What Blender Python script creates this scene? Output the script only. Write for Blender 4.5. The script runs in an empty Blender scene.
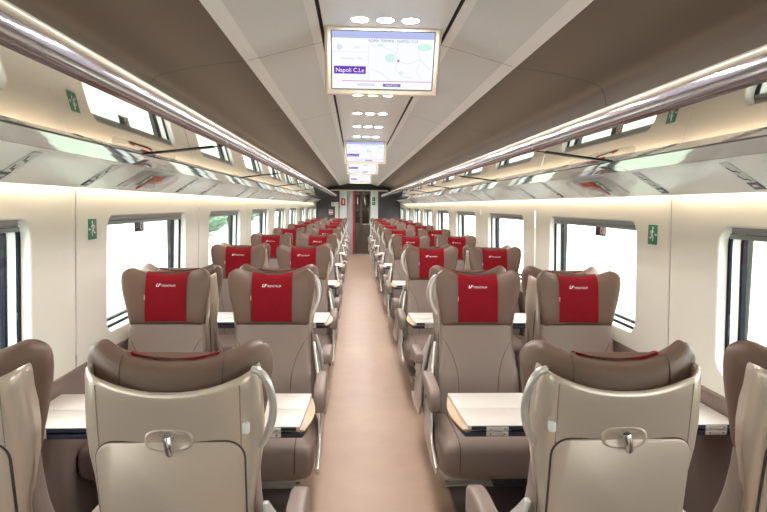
import bpy, bmesh, math, random
from mathutils import Matrix, Vector
random.seed(7)
C = bpy.context.scene.collection
PI = math.pi
D = bpy.data

# ------------------------------------------------------------------ materials
def lin(c):
    return tuple(((x/255)/12.92 if x/255 <= .04045 else (((x/255)+.055)/1.055)**2.4) for x in c)

def mat(name, rgb, rough=.5, metal=0., var=0., vscale=8., bump=0., bscale=200., coat=0., emit=None, estr=0., spec=.5):
    m = D.materials.new(name); m.use_nodes = True
    nt = m.node_tree; b = nt.nodes['Principled BSDF']
    col = lin(rgb)
    b.inputs['Base Color'].default_value = (*col, 1)
    b.inputs['Roughness'].default_value = rough
    b.inputs['Metallic'].default_value = metal
    b.inputs['Specular IOR Level'].default_value = spec
    if coat:
        b.inputs['Coat Weight'].default_value = coat; b.inputs['Coat Roughness'].default_value = .06
    if emit is not None:
        b.inputs['Emission Color'].default_value = (*lin(emit), 1); b.inputs['Emission Strength'].default_value = estr
    if var or bump:
        tc = nt.nodes.new('ShaderNodeTexCoord')
        if var:
            n = nt.nodes.new('ShaderNodeTexNoise'); n.inputs['Scale'].default_value = vscale; n.inputs['Detail'].default_value = 4
            nt.links.new(tc.outputs['Object'], n.inputs['Vector'])
            mx = nt.nodes.new('ShaderNodeMix'); mx.data_type = 'RGBA'
            mx.inputs['A'].default_value = (*[c*(1-var) for c in col], 1)
            mx.inputs['B'].default_value = (*[min(1, c*(1+var)) for c in col], 1)
            nt.links.new(n.outputs['Fac'], mx.inputs['Factor'])
            nt.links.new(mx.outputs['Result'], b.inputs['Base Color'])
        if bump:
            n2 = nt.nodes.new('ShaderNodeTexNoise'); n2.inputs['Scale'].default_value = bscale; n2.inputs['Detail'].default_value = 2
            nt.links.new(tc.outputs['Object'], n2.inputs['Vector'])
            bp = nt.nodes.new('ShaderNodeBump'); bp.inputs['Strength'].default_value = bump; bp.inputs['Distance'].default_value = .002
            nt.links.new(n2.outputs['Fac'], bp.inputs['Height']); nt.links.new(bp.outputs['Normal'], b.inputs['Normal'])
    return m

def emis(name, rgb, s):
    m = D.materials.new(name); m.use_nodes = True; nt = m.node_tree
    for n in list(nt.nodes): nt.nodes.remove(n)
    o = nt.nodes.new('ShaderNodeOutputMaterial'); e = nt.nodes.new('ShaderNodeEmission')
    e.inputs['Color'].default_value = (*lin(rgb), 1); e.inputs['Strength'].default_value = s
    nt.links.new(e.outputs[0], o.inputs[0]); return m

def glass(name, tint=(1, 1, 1), refl=.07, rough=.02):
    m = D.materials.new(name); m.use_nodes = True; nt = m.node_tree
    for n in list(nt.nodes): nt.nodes.remove(n)
    o = nt.nodes.new('ShaderNodeOutputMaterial'); t = nt.nodes.new('ShaderNodeBsdfTransparent')
    g = nt.nodes.new('ShaderNodeBsdfGlossy'); g.inputs['Roughness'].default_value = rough
    t.inputs['Color'].default_value = (*tint, 1)
    x = nt.nodes.new('ShaderNodeMixShader'); x.inputs[0].default_value = refl
    nt.links.new(t.outputs[0], x.inputs[1]); nt.links.new(g.outputs[0], x.inputs[2]); nt.links.new(x.outputs[0], o.inputs[0])
    return m

M = {}
M['leather'] = mat('seat_leather', (142, 126, 119), .42, var=.05, vscale=6, bump=.25, bscale=350)
M['leather_dark'] = mat('headrest_leather', (113, 91, 79), .45, var=.05, vscale=6, bump=.25, bscale=350)
M['piping'] = mat('seam_thread', (92, 72, 64), .6)
M['red'] = mat('red_cloth', (132, 13, 28), .8, var=.10, vscale=14, bump=.4, bscale=120, spec=.2)
M['tag'] = mat('pink_tag', (235, 150, 150), .6)
M['white_print'] = mat('white_print', (245, 240, 240), .5)
M['shell'] = mat('champagne_shell', (214, 200, 188), .30, metal=.45, var=.03, vscale=3, coat=.3)
M['tray'] = mat('champagne_tray', (206, 191, 179), .36, metal=.4, var=.03, vscale=3)
M['silver'] = mat('satin_silver', (216, 214, 210), .28, metal=.5)
M['chrome'] = mat('chrome', (225, 225, 228), .12, metal=1)
M['shell_line'] = mat('shell_groove', (158, 138, 126), .6)
M['dark_gap'] = mat('dark_gap', (70, 64, 60), .7)
M['black'] = mat('black_plastic', (26, 27, 32), .35)
M['grey_box'] = mat('grey_metal', (120, 122, 124), .45, metal=.5, var=.05)
M['table'] = mat('table_laminate', (214, 208, 204), .35, var=.02, vscale=20)
M['table_wood'] = mat('table_wood_edge', (205, 175, 140), .45, var=.12, vscale=12)
M['table_edge'] = mat('table_edge_dark', (40, 44, 58), .3)
M['wall'] = mat('wall_cream', (230, 227, 217), .38, var=.015, vscale=2)
M['seam'] = mat('panel_seam', (84, 72, 62), .7)
M['dado'] = mat('dado_carpet', (140, 122, 115), .9, var=.08, vscale=60, bump=.3, bscale=300)
M['ceil'] = mat('ceiling_white', (236, 240, 244), .35, var=.015, vscale=2)
M['ceil_grey'] = mat('ceiling_panel', (216, 220, 224), .5, var=.03, vscale=60)
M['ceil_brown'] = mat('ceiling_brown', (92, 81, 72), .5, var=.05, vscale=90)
M['gap'] = mat('black_gap', (30, 30, 32), .6)
M['wedge'] = mat('rack_white', (244, 247, 252), .24, coat=.35, var=.01)
M['gloss'] = mat('rack_gloss', (190, 190, 196), .05, metal=.55)
M['mirror'] = mat('rack_mirror', (205, 198, 190), .03, metal=1)
M['lip'] = mat('rack_lip', (176, 168, 176), .12, metal=.7)
M['rail'] = mat('rack_rail', (245, 236, 224), .25, metal=.25)
M['rail_line'] = mat('rack_line', (48, 46, 46), .5)
M['blind'] = mat('blind_grey', (150, 152, 154), .4, metal=.4)
M['gasket'] = mat('gasket', (20, 23, 40), .6, spec=.2)
M['frame'] = mat('window_frame', (238, 238, 236), .25, coat=.3)
M['glass'] = glass('window_glass', (.945, .985, .965), .05)
M['clear'] = glass('clear_plastic', (.93, .93, .94), .13, .08)
M['green'] = mat('sign_green', (46, 130, 98), .4)
M['red_plastic'] = mat('red_plastic', (214, 38, 30), .35)
M['sign_grey'] = mat('sign_grey', (92, 98, 112), .4)
M['sign_pale'] = mat('sign_pale', (218, 221, 226), .4)
M['end_dark'] = mat('end_wall_dark', (70, 66, 70), .4, var=.05)
M['end_black'] = mat('end_wall_black', (38, 36, 36), .5)
M['door'] = mat('door_bronze', (104, 94, 84), .3, metal=.3)
M['door_glass'] = mat('door_dark_glass', (52, 46, 40), .08, coat=.5)
M['lilac'] = mat('door_post', (186, 182, 186), .4, metal=.2)
M['bezel'] = mat('screen_housing', (236, 226, 212), .4)
M['lamp'] = emis('downlight_lens', (255, 246, 238), 72)
M['strip'] = emis('warm_strip', (255, 228, 196), 4.2)
M['cove'] = emis('cove_strip', (255, 220, 180), 1.2)
M['scr'] = emis('screen_white', (246, 248, 255), 0.245)
M['scr_lilac'] = emis('screen_lilac', (190, 200, 245), 0.221)
M['scr_purple'] = emis('screen_purple', (112, 62, 190), 0.233)
M['scr_text'] = emis('screen_text', (140, 118, 180), 0.233)
M['scr_white'] = emis('screen_letter', (255, 255, 255), 0.257)
M['scr_line'] = emis('screen_line', (226, 150, 200), 0.233)
M['scr_map'] = emis('screen_map', (222, 228, 244), 0.233)
M['scr_green'] = emis('screen_green', (215, 246, 236), 0.233)
M['scr_red'] = emis('screen_red', (230, 80, 110), 0.233)
M['scr_grey'] = emis('screen_grey', (200, 205, 225), 0.233)
M['bank'] = mat('grass_bank', (150, 158, 150), .9, var=.35, vscale=1.2)
M['ground'] = mat('trackside', (150, 160, 140), .9, var=.2, vscale=.6)
M['leaf'] = mat('bush_leaves', (96, 118, 98), .8, var=.4, vscale=3)

# floor: tan along the aisle, blending to a darker grey under the seats
def floor_mat():
    m = D.materials.new('floor_carpet'); m.use_nodes = True; nt = m.node_tree; b = nt.nodes['Principled BSDF']
    tc = nt.nodes.new('ShaderNodeTexCoord'); sp = nt.nodes.new('ShaderNodeSeparateXYZ')
    nt.links.new(tc.outputs['Object'], sp.inputs[0])
    ab = nt.nodes.new('ShaderNodeMath'); ab.operation = 'ABSOLUTE'; nt.links.new(sp.outputs['X'], ab.inputs[0])
    gt = nt.nodes.new('ShaderNodeMapRange'); gt.inputs['From Min'].default_value = .395; gt.inputs['From Max'].default_value = .415
    nt.links.new(ab.outputs[0], gt.inputs['Value'])
    n = nt.nodes.new('ShaderNodeTexNoise'); n.inputs['Scale'].default_value = 5; n.inputs['Detail'].default_value = 8
    nt.links.new(tc.outputs['Object'], n.inputs['Vector'])
    t1 = nt.nodes.new('ShaderNodeMix'); t1.data_type = 'RGBA'
    t1.inputs['A'].default_value = (*lin((190, 159, 138)), 1); t1.inputs['B'].default_value = (*lin((210, 180, 159)), 1)
    nt.links.new(n.outputs['Fac'], t1.inputs['Factor'])
    mx = nt.nodes.new('ShaderNodeMix'); mx.data_type = 'RGBA'; mx.inputs['B'].default_value = (*lin((112, 106, 106)), 1)
    nt.links.new(t1.outputs['Result'], mx.inputs['A']); nt.links.new(gt.outputs[0], mx.inputs['Factor'])
    nt.links.new(mx.outputs['Result'], b.inputs['Base Color'])
    b.inputs['Roughness'].default_value = .38
    n2 = nt.nodes.new('ShaderNodeTexNoise'); n2.inputs['Scale'].default_value = 260
    nt.links.new(tc.outputs['Object'], n2.inputs['Vector'])
    bp = nt.nodes.new('ShaderNodeBump'); bp.inputs['Strength'].default_value = .12; bp.inputs['Distance'].default_value = .002
    nt.links.new(n2.outputs['Fac'], bp.inputs['Height']); nt.links.new(bp.outputs['Normal'], b.inputs['Normal'])
    return m
M['floor'] = floor_mat()

# ------------------------------------------------------------------ mesh builder
class MB:
    def __init__(s): s.v = []; s.f = []; s.mi = []
    def add(s, vs, fs, m=0):
        o = len(s.v); s.v += [tuple(x) for x in vs]; s.f += [tuple(i+o for i in f) for f in fs]; s.mi += [m]*len(fs); return s
    def loft(s, rings, cap=True, m=0, closed=True):
        n = len(rings[0]); vs = [p for r in rings for p in r]; fs = []
        for k in range(len(rings)-1):
            for i in range(n if closed else n-1):
                j = (i+1) % n
                fs.append((k*n+i, k*n+j, (k+1)*n+j, (k+1)*n+i))
        if cap:
            fs.append(tuple(range(n-1, -1, -1))); fs.append(tuple((len(rings)-1)*n+i for i in range(n)))
        return s.add(vs, fs, m)
    def box(s, x0, x1, y0, y1, z0, z1, m=0):
        vs = [(x, y, z) for z in (z0, z1) for y in (y0, y1) for x in (x0, x1)]
        return s.add(vs, [(0, 2, 3, 1), (4, 5, 7, 6), (0, 1, 5, 4), (2, 6, 7, 3), (0, 4, 6, 2), (1, 3, 7, 5)], m)
    def prism(s, poly, axis, a, b, m=0):
        def P(p, t):
            return {'x': (t, p[0], p[1]), 'y': (p[0], t, p[1]), 'z': (p[0], p[1], t)}[axis]
        return s.loft([[P(p, a) for p in poly], [P(p, b) for p in poly]], True, m)
    def tube(s, path, r, n=8, m=0, flat=1.):
        path = [Vector(p) for p in path]; rings = []; prev = None
        for i, p in enumerate(path):
            t = (path[min(i+1, len(path)-1)] - path[max(i-1, 0)]).normalized()
            if prev is None:
                u = t.orthogonal().normalized()
            else:
                u = (prev - t*prev.dot(t)).normalized()
            prev = u; w = t.cross(u); rr = r[i] if isinstance(r, (list, tuple)) else r
            rings.append([p + u*rr*math.cos(2*PI*k/n) + w*rr*flat*math.sin(2*PI*k/n) for k in range(n)])
        return s.loft(rings, True, m)
    def mesh(s, name, mats, smooth=True, bevel=0., ang=40):
        me = D.meshes.new(name); me.from_pydata(s.v, [], s.f)
        for x in (mats if isinstance(mats, (list, tuple)) else [mats]): me.materials.append(x)
        for p, k in zip(me.polygons, s.mi): p.material_index = k
        bm = bmesh.new(); bm.from_mesh(me)
        bmesh.ops.recalc_face_normals(bm, faces=bm.faces)
        if bevel:
            es = [e for e in bm.edges if len(e.link_faces) == 2 and e.calc_face_angle(0) > math.radians(30)]
            bmesh.ops.bevel(bm, geom=es, offset=bevel, segments=2, affect='EDGES', profile=.5)
        for f in bm.faces: f.smooth = smooth
        if smooth:
            for e in bm.edges:
                if len(e.link_faces) == 2 and e.calc_face_angle(0) > math.radians(ang): e.smooth = False
        bm.to_mesh(me); bm.free(); return me

def obj(name, me, parent=None, kind=None, **kw):
    o = D.objects.new(name, me); C.objects.link(o)
    if parent: o.parent = parent
    if kind: o['kind'] = kind
    for k, v in kw.items(): o[k] = v
    return o
def thing(name, label, cat, loc=(0, 0, 0), rotz=0, group=None):
    o = D.objects.new(name, None); C.objects.link(o); o.location = loc; o.rotation_euler = (0, 0, rotz)
    o.empty_display_size = .1; tag(o, label, cat, group); return o
def tag(o, label, cat, group=None):
    o['label'] = label; o['category'] = cat
    if group: o['group'] = group
    return o
def kids(o): return [c for c in CH.get(o.name, [])] if False else list(o.children)
def dup(o, parent=None):
    c = o.copy(); C.objects.link(c)
    if parent: c.parent = parent
    for ch in kids(o): dup(ch, c)
    return c
def text_mesh(s, size, m, shear=0., depth=0., align='CENTER'):
    cu = D.curves.new('lettering', 'FONT'); cu.body = s; cu.size = size; cu.shear = shear; cu.extrude = depth
    cu.align_x = align; cu.align_y = 'CENTER'; cu.resolution_u = 3
    o = D.objects.new('lettering_tmp', cu); C.objects.link(o)
    dg = bpy.context.evaluated_depsgraph_get(); dg.update()
    me = D.meshes.new_from_object(o.evaluated_get(dg)); me.materials.clear(); me.materials.append(m)
    D.objects.remove(o); return me
def ORD(k): return ['nearest', 'second', 'third', 'fourth', 'fifth', 'sixth', 'seventh', 'eighth', 'ninth', 'tenth', 'eleventh', 'twelfth',
                    'thirteenth', 'fourteenth', 'fifteenth', 'sixteenth', 'seventeenth', 'eighteenth', 'nineteenth', 'twentieth', 'twenty-first', 'twenty-second', 'twenty-third'][k]
SIDE = {-1: 'left', 1: 'right'}

# ------------------------------------------------------------------ camera
F = 600.94
cam = D.cameras.new('camera'); co = D.objects.new('camera', cam); C.objects.link(co)
cam.sensor_width = 36; cam.lens = F/767*36; cam.clip_start = .05
yaw = math.radians(2.7659); pit = math.radians(4.7662); roll = math.radians(.6836)
mtx = Matrix.Rotation(-yaw, 4, 'Z') @ Matrix.Rotation(PI/2-pit, 4, 'X') @ Matrix.Rotation(roll, 4, 'Z')
co.matrix_world = Matrix.Translation((-.111, 0, 1.52)) @ mtx
bpy.context.scene.camera = co

# ------------------------------------------------------------------ setting
Y0, Y1 = -1.6, 18.6
WP = 2.027; WS = 2.613          # window pitch, first panel seam
ZW = 1.60
def wx(z):                    # wall distance from the middle at height z
    return 1.312 if z <= .80 else 1.312 - .0275*(z-.80)

def struct(name, mb, mats, **k):
    return obj(name, mb.mesh(name, mats, **k), kind='structure')

f = MB(); f.box(-1.45, 1.45, Y0, Y1+1.5, -.06, 0); struct('floor', f, M['floor'], smooth=False)

def rrect_hit(th, hw, hh, r):
    dx, dy = math.cos(th), math.sin(th); lo, hi = 0., hw+hh
    for _ in range(40):
        t = (lo+hi)/2; x, y = abs(dx*t), abs(dy*t)
        ins = x <= hw and y <= hh and not (x > hw-r and y > hh-r and math.hypot(x-hw+r, y-hh+r) > r)
        lo, hi = (t, hi) if ins else (lo, t)
    return dx*lo, dy*lo
def rect_hit(th, x0, x1, y0, y1):
    dx, dy = math.cos(th), math.sin(th); ts = []
    if dx > 1e-9: ts.append(x1/dx)
    if dx < -1e-9: ts.append(x0/dx)
    if dy > 1e-9: ts.append(y1/dy)
    if dy < -1e-9: ts.append(y0/dy)
    t = min(ts); return dx*t, dy*t

WIN = dict(y0=2.936, y1=4.292, z0=.88, z1=1.462, r=.075)
whw, whh = (WIN['y1']-WIN['y0'])/2, (WIN['z1']-WIN['z0'])/2
wcy, wcz = (WIN['y0']+WIN['y1'])/2, (WIN['z0']+WIN['z1'])/2
win_k = list(range(-2, 8))
win_n = 0
def win_loop(off, dx, cy, s, n=None):
    pts = []
    angs = sorted(set([2*PI*i/72 for i in range(72)] + [q + sgn*a for q in (math.atan2(whh-.04, whw-.03),) for sgn in (1,) for a in (-.06, -.03, .03, .06)]
                      + [PI - math.atan2(whh-.04, whw-.03) + a for a in (-.06, -.03, .03, .06)]
                      + [-math.atan2(whh-.04, whw-.03) + a + 2*PI for a in (-.06, -.03, .03, .06)]
                      + [PI + math.atan2(whh-.04, whw-.03) + a for a in (-.06, -.03, .03, .06)] ))
    for th in angs:
        y, z = rrect_hit(th, whw+off, whh+off, max(.01, WIN['r']+off))
        pts.append((s*(wx(wcz+z)+dx), cy+y, wcz+z))
    return pts
for s in (-1, 1):
    mb = MB()
    for k in win_k + [8]:
        ya, yb = WS + WP*(k-1), WS + WP*k
        cy = wcy + WP*k - 0
        ya, yb = ya + WP, yb + WP
        ya2, yb2 = max(ya, Y0) + .0035, min(yb, Y1) - .0035
        if ya2 > yb2: continue
        if k in win_k:
            zl, zh = .80, ZW
            corners = [math.atan2(b, a) % (2*PI) for a in (ya2-cy, yb2-cy) for b in (zl-wcz, zh-wcz)]
            q = math.atan2(whh-.04, whw-.03)
            angs = sorted(set([2*PI*i/72 for i in range(72)] + corners + [(c+a) % (2*PI) for c in (q, PI-q, -q, PI+q) for a in (-.06, -.03, .03, .06)]))
            inn, out = [], []
            for th in angs:
                y, z = rrect_hit(th, whw, whh, WIN['r']); inn.append((s*wx(wcz+z), cy+y, wcz+z))
                y, z = rect_hit(th, ya2-cy, yb2-cy, zl-wcz, zh-wcz); out.append((s*wx(wcz+z), cy+y, wcz+z))
            mb.loft([out, inn], cap=False)
        else:
            mb.add([(s*wx(.80), ya2, .80), (s*wx(.80), yb2, .80), (s*wx(ZW), yb2, ZW), (s*wx(ZW), ya2, ZW)], [(0, 1, 2, 3)])
        # dark seam and upper backing behind rack
        mb.add([(s*(wx(.80)+.004), yb-.006, .80), (s*(wx(.80)+.004), yb+.006, .80), (s*(wx(ZW)+.004), yb+.006, ZW), (s*(wx(ZW)+.004), yb-.006, ZW)], [(0, 1, 2, 3)], 1)
    mb.add([(s*1.29, Y0, ZW), (s*1.29, Y1, ZW), (s*1.22, Y1, 2.12), (s*1.22, Y0, 2.12)], [(0, 1, 2, 3)], 0)
    w = struct('wall_' + SIDE[s], mb, [M['wall'], M['seam']], smooth=False)
    mb = MB(); mb.box(*sorted((s*1.317, s*1.45)), Y0, Y1, 0, .80)
    struct('trim_dado_' + SIDE[s], mb, M['dado'], smooth=False)
    mb = MB(); mb.box(*sorted((s*1.306, s*1.33)), Y0, Y1, .79, .805)
    mb.box(*sorted((s*1.309, s*1.33)), Y0, Y1, .0, .10)
    struct('baseboard_' + SIDE[s], mb, M['dado'], smooth=False)
    for k in win_k:
        cy = wcy + WP*k; win_n += 1
        root = D.objects.new('window_%d' % win_n, None); C.objects.link(root); root.location = (s*1.30, cy, wcz); root['kind'] = 'structure'
        inv = Matrix.Translation((-s*1.30, -cy, -wcz))
        def wpart(nm, loops, m):
            b = MB(); b.loft(loops, cap=False); me = b.mesh(nm, m); me.transform(inv); obj(nm, me, root, 'structure')
        wpart('window_frame', [win_loop(0, 0, cy, s), win_loop(-.006, .004, cy, s), win_loop(-.010, .030, cy, s), win_loop(-.012, .034, cy, s)], M['frame'])
        wpart('window_gasket', [win_loop(-.012, .034, cy, s), win_loop(-.024, .036, cy, s), win_loop(-.024, .046, cy, s)], M['gasket'])
        wpart('outer_reveal', [win_loop(-.024, .046, cy, s), win_loop(-.028, .075, cy, s)], M['frame'])
        wpart('outer_gasket', [win_loop(-.028, .075, cy, s), win_loop(-.040, .078, cy, s), win_loop(-.040, .095, cy, s)], M['gasket'])
        lp = win_loop(-.024, .044, cy, s); lp2 = win_loop(-.024, .040, cy, s)
        b = MB(); b.loft([lp, lp2]); me = b.mesh('window_pane', M['glass'], smooth=False); me.transform(inv); obj('window_pane', me, root, 'structure')

# ceiling
def strip_profile(pts, ya, yb, m=0, mb=None):
    mb = mb or MB(); mb.loft([[(x, ya, z) for x, z in pts], [(x, yb, z) for x, z in pts]], cap=False, closed=False, m=m); return mb
mb = MB(); mb.box(-.2395, .2395, Y0, Y1, 2.2125, 2.236); struct('ceiling', mb, M['ceil'], smooth=False)
for s in (-1, 1):
    mb = MB(); strip_profile([(s*.23, 2.24), (s*.27, 2.24)], Y0, Y1, 1, mb)
    def cz(x): return 2.2125 - (x-.254)*.266
    ys = [Y0] + [2.637+1.92*k for k in range(-1, 9)] + [Y1]
    for a, b in zip(ys[:-1], ys[1:]):
        a += .002; b -= .002
        for x0, x1, m in ((.254, .29, 0), (.29, .525, 2), (.525, .581, 0)):
            d = 0
            strip_profile([(s*x0, cz(x0)+d), (s*x1, cz(x1)+d)], a, b, m, mb)
    strip_profile([(s*.254, 2.25), (s*.254, 2.2125)], Y0, Y1, 1, mb)
    strip_profile([(s*.25, cz(.25)+.012), (s*.578, cz(.578)+.012)], Y0, Y1, 1, mb)
    struct('ceiling_side_' + SIDE[s], mb, [M['ceil'], M['gap'], M['ceil_grey']], smooth=False)
    mb = MB()
    prof = [(.581, 2.1255), (.68, 2.114), (.77, 2.100), (.85, 2.084), (.90, 2.072), (.935, 2.062), (.958, 2.050), (.972, 2.034), (.982, 2.005), (.990, 1.95), (.996, 1.84)]
    for a, b in zip(ys[:-1], ys[1:]):
        strip_profile([(s*x, z) for x, z in prof], a+.003, b-.003, 0, mb)
    strip_profile([(s*(x+.008), z+.008) for x, z in prof], Y0, Y1, 1, mb)
    struct('ceiling_cove_' + SIDE[s], mb, [M['ceil_brown'], M['gap']])
# body shell keeping daylight out of the roof void
mb = MB(); prof = [(-1.47, -.06), (-1.52, .735), (-1.50, .80)]
for s in (-1, 1):
    strip_profile([(s*1.42, -.06), (s*1.42, .85)], Y0, Y1, 0, mb)
    strip_profile([(s*1.42, 1.49), (s*1.38, 1.9), (s*1.20, 2.3), (0, 2.42)], Y0, Y1, 0, mb)
    ys2 = []
    for k in win_k:
        a = wcy + WP*k + whw - .03; b = wcy + WP*(k+1) - whw + .03
        mb.add([(s*1.42, a, .82), (s*1.42, min(b, Y1), .82), (s*1.42, min(b, Y1), 1.52), (s*1.42, a, 1.52)], [(0, 1, 2, 3)])
struct('trim_body_shell', mb, M['ceil'], smooth=False)

# end wall with door
mb = MB(); mb.box(-1.5, 1.5, Y1, Y1+.05, 0, 2.45)
struct('wall_end', mb, M['end_dark'], smooth=False)
mb = MB(); mb.box(-1.0, 1.0, Y1-.04, Y1-.002, 2.002, 2.24); struct('trim_bulkhead', mb, M['end_black'], smooth=False)
mb = MB(); mb.box(-.86, .90, Y1-.07, Y1-.041, 1.965, 2.0); struct('trim_lintel', mb, M['bezel'], smooth=False)
mb = MB(); mb.box(-.585, -.36, Y1-.06, Y1-.001, 0, 1.964); struct('trim_door_panel_left', mb, M['wedge'], bevel=.006)
mb = MB(); mb.box(-.355, -.175, Y1-.07, Y1-.001, 0, 1.964); struct('trim_door_post', mb, M['lilac'], bevel=.006)
mb = MB(); mb.box(-.171, -.126, Y1-.065, Y1-.001, 0, 1.964); struct('trim_door_edge', mb, M['red_plastic'], bevel=.004)
mb = MB(); mb.box(.365, .60, Y1-.06, Y1-.001, 0, 1.964); struct('trim_door_panel_right', mb, M['wedge'], bevel=.006)
mb = MB(); mb.box(-.72, -.61, Y1-.16, Y1-.13, 0, 1.62); struct('trim_pale_partition', mb, M['bezel'], bevel=.01)
dr = D.objects.new('door_1', None); C.objects.link(dr); dr['kind'] = 'structure'; dr.location = (.118, Y1, 0)
mb = MB(); mb.box(-.24, -.045, -.035, -.002, .01, 1.94); obj('door_leaf', mb.mesh('door_leaf', M['door'], bevel=.004), dr, 'structure')
mb = MB(); mb.box(-.04, .24, -.05, -.002, .01, 1.94); obj('door_leaf', mb.mesh('door_leaf', M['door'], bevel=.004), dr, 'structure')
mb = MB(); mb.box(0, .20, -.056, -.0505, .98, 1.86); obj('door_glass', mb.mesh('door_glass', M['door_glass'], bevel=.002), dr, 'structure')
mb = MB(); mb.box(-.21, -.08, -.041, -.0355, .98, 1.86); obj('door_glass', mb.mesh('door_glass', M['door_glass'], bevel=.002), dr, 'structure')
mb = MB(); mb.box(0, .20, -.075, -.0565, .93, .965); obj('door_handle', mb.mesh('door_handle', M['chrome'], bevel=.004), dr, 'structure')
mb = MB(); mb.box(-.16, .34, Y1-.12, Y1-.001, .0, .03); struct('trim_door_sill', mb, M['lilac'], bevel=.004)
mb = MB(); mb.box(-1.5, 1.5, Y0-.05, Y0, 0, 2.45); struct('wall_back', mb, M['wall'], smooth=False)

# signs at the coach end
def signplate(name, label, cat, mtxw, w, h, m, marks, th=.006, group=None):
    root = thing(name, label, cat, group=group); root.matrix_world = mtxw
    b = MB(); b.box(-w/2, w/2, -h/2, h/2, -th, 0); obj('plate', b.mesh('plate', m, bevel=min(.0015, th/3)), root)
    for nm, polys, mm in marks:
        b = MB()
        for poly in polys: b.prism(poly, 'z', .0002, .0012)
        obj(nm, b.mesh(nm, mm, smooth=False), root)
    return root
def frame_mtx(loc, ex, ey):
    ex = Vector(ex).normalized(); ey = Vector(ey); ez = ex.cross(ey).normalized(); ey = ez.cross(ex)
    m = Matrix((ex, ey, ez)).transposed().to_4x4(); m.translation = loc; return m
def circ(cx, cy, r, n=14, ry=None): return [(cx+r*math.cos(2*PI*i/n), cy+(ry or r)*math.sin(2*PI*i/n)) for i in range(n)]
def seg(x0, y0, x1, y1, w):
    dx, dy = x1-x0, y1-y0; l = math.hypot(dx, dy); nx, ny = -dy/l*w/2, dx/l*w/2
    return [(x0+nx, y0+ny), (x0-nx, y0-ny), (x1-nx, y1-ny), (x1+nx, y1+ny)]
def runner(k, mir=1):
    P = [circ(.004, .027, .0055), seg(.002, .02, -.004, 0, .009), seg(-.004, .001, .010, -.010, .005), seg(.010, -.010, .004, -.026, .005),
         seg(-.004, 0, -.010, -.014, .005), seg(-.010, -.014, -.024, -.014, .005), seg(.002, .017, .015, .008, .004), seg(.002, .018, -.012, .014, .004),
         seg(-.012, .014, -.018, .004, .004), seg(.020, .0, .032, .0, .004), [(.030, .006), (.030, -.006), (.038, 0)]]
    return [[(x*k*mir, y*k) for x, y in p] for p in P]
front = lambda x, z, d=.065: frame_mtx((x, Y1-d, z), (1, 0, 0), (0, 0, 1))
r = signplate('fire_equipment_sign', 'red square notice on the white panel beside the end door', 'sign', front(-.47, 1.63), .13, .22, M['red_plastic'],
              [('pictogram', [seg(-.02, .06, .02, .06, .03), seg(0, .05, 0, -.06, .045)], M['white_print'])])
signplate('exit_sign', 'green exit sign high on the white panel of the far doorway', 'sign', front(.46, 1.72), .10, .12, M['green'], [('pictogram', runner(1.3), M['white_print'])])
signplate('direction_sign', 'lower green sign on the white panel of the far doorway', 'sign', front(.46, 1.59), .10, .10, M['green'], [('pictogram', runner(1.2, -1), M['white_print'])])
signplate('wall_notice', 'small white notice on the dark end wall', 'sign', front(-.78, 1.55, .008), .11, .12, M['white_print'], [('print', [seg(-.03, .02, .03, .02, .015), seg(-.03, -.02, .03, -.02, .015)], M['sign_grey'])])
signplate('green_notice', 'small green notice beside the white one on the dark end wall', 'sign', front(-.665, 1.55, .008), .10, .11, M['green'], [('pictogram', runner(1.1), M['white_print'])])
signplate('red_notice', 'white notice with red band on the dark end wall', 'sign', front(-.85, 1.31, .008), .13, .15, M['white_print'], [('print', [seg(-.06, .035, .06, .035, .04), seg(-.06, -.05, .06, -.05, .03)], M['red_plastic'])])

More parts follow.
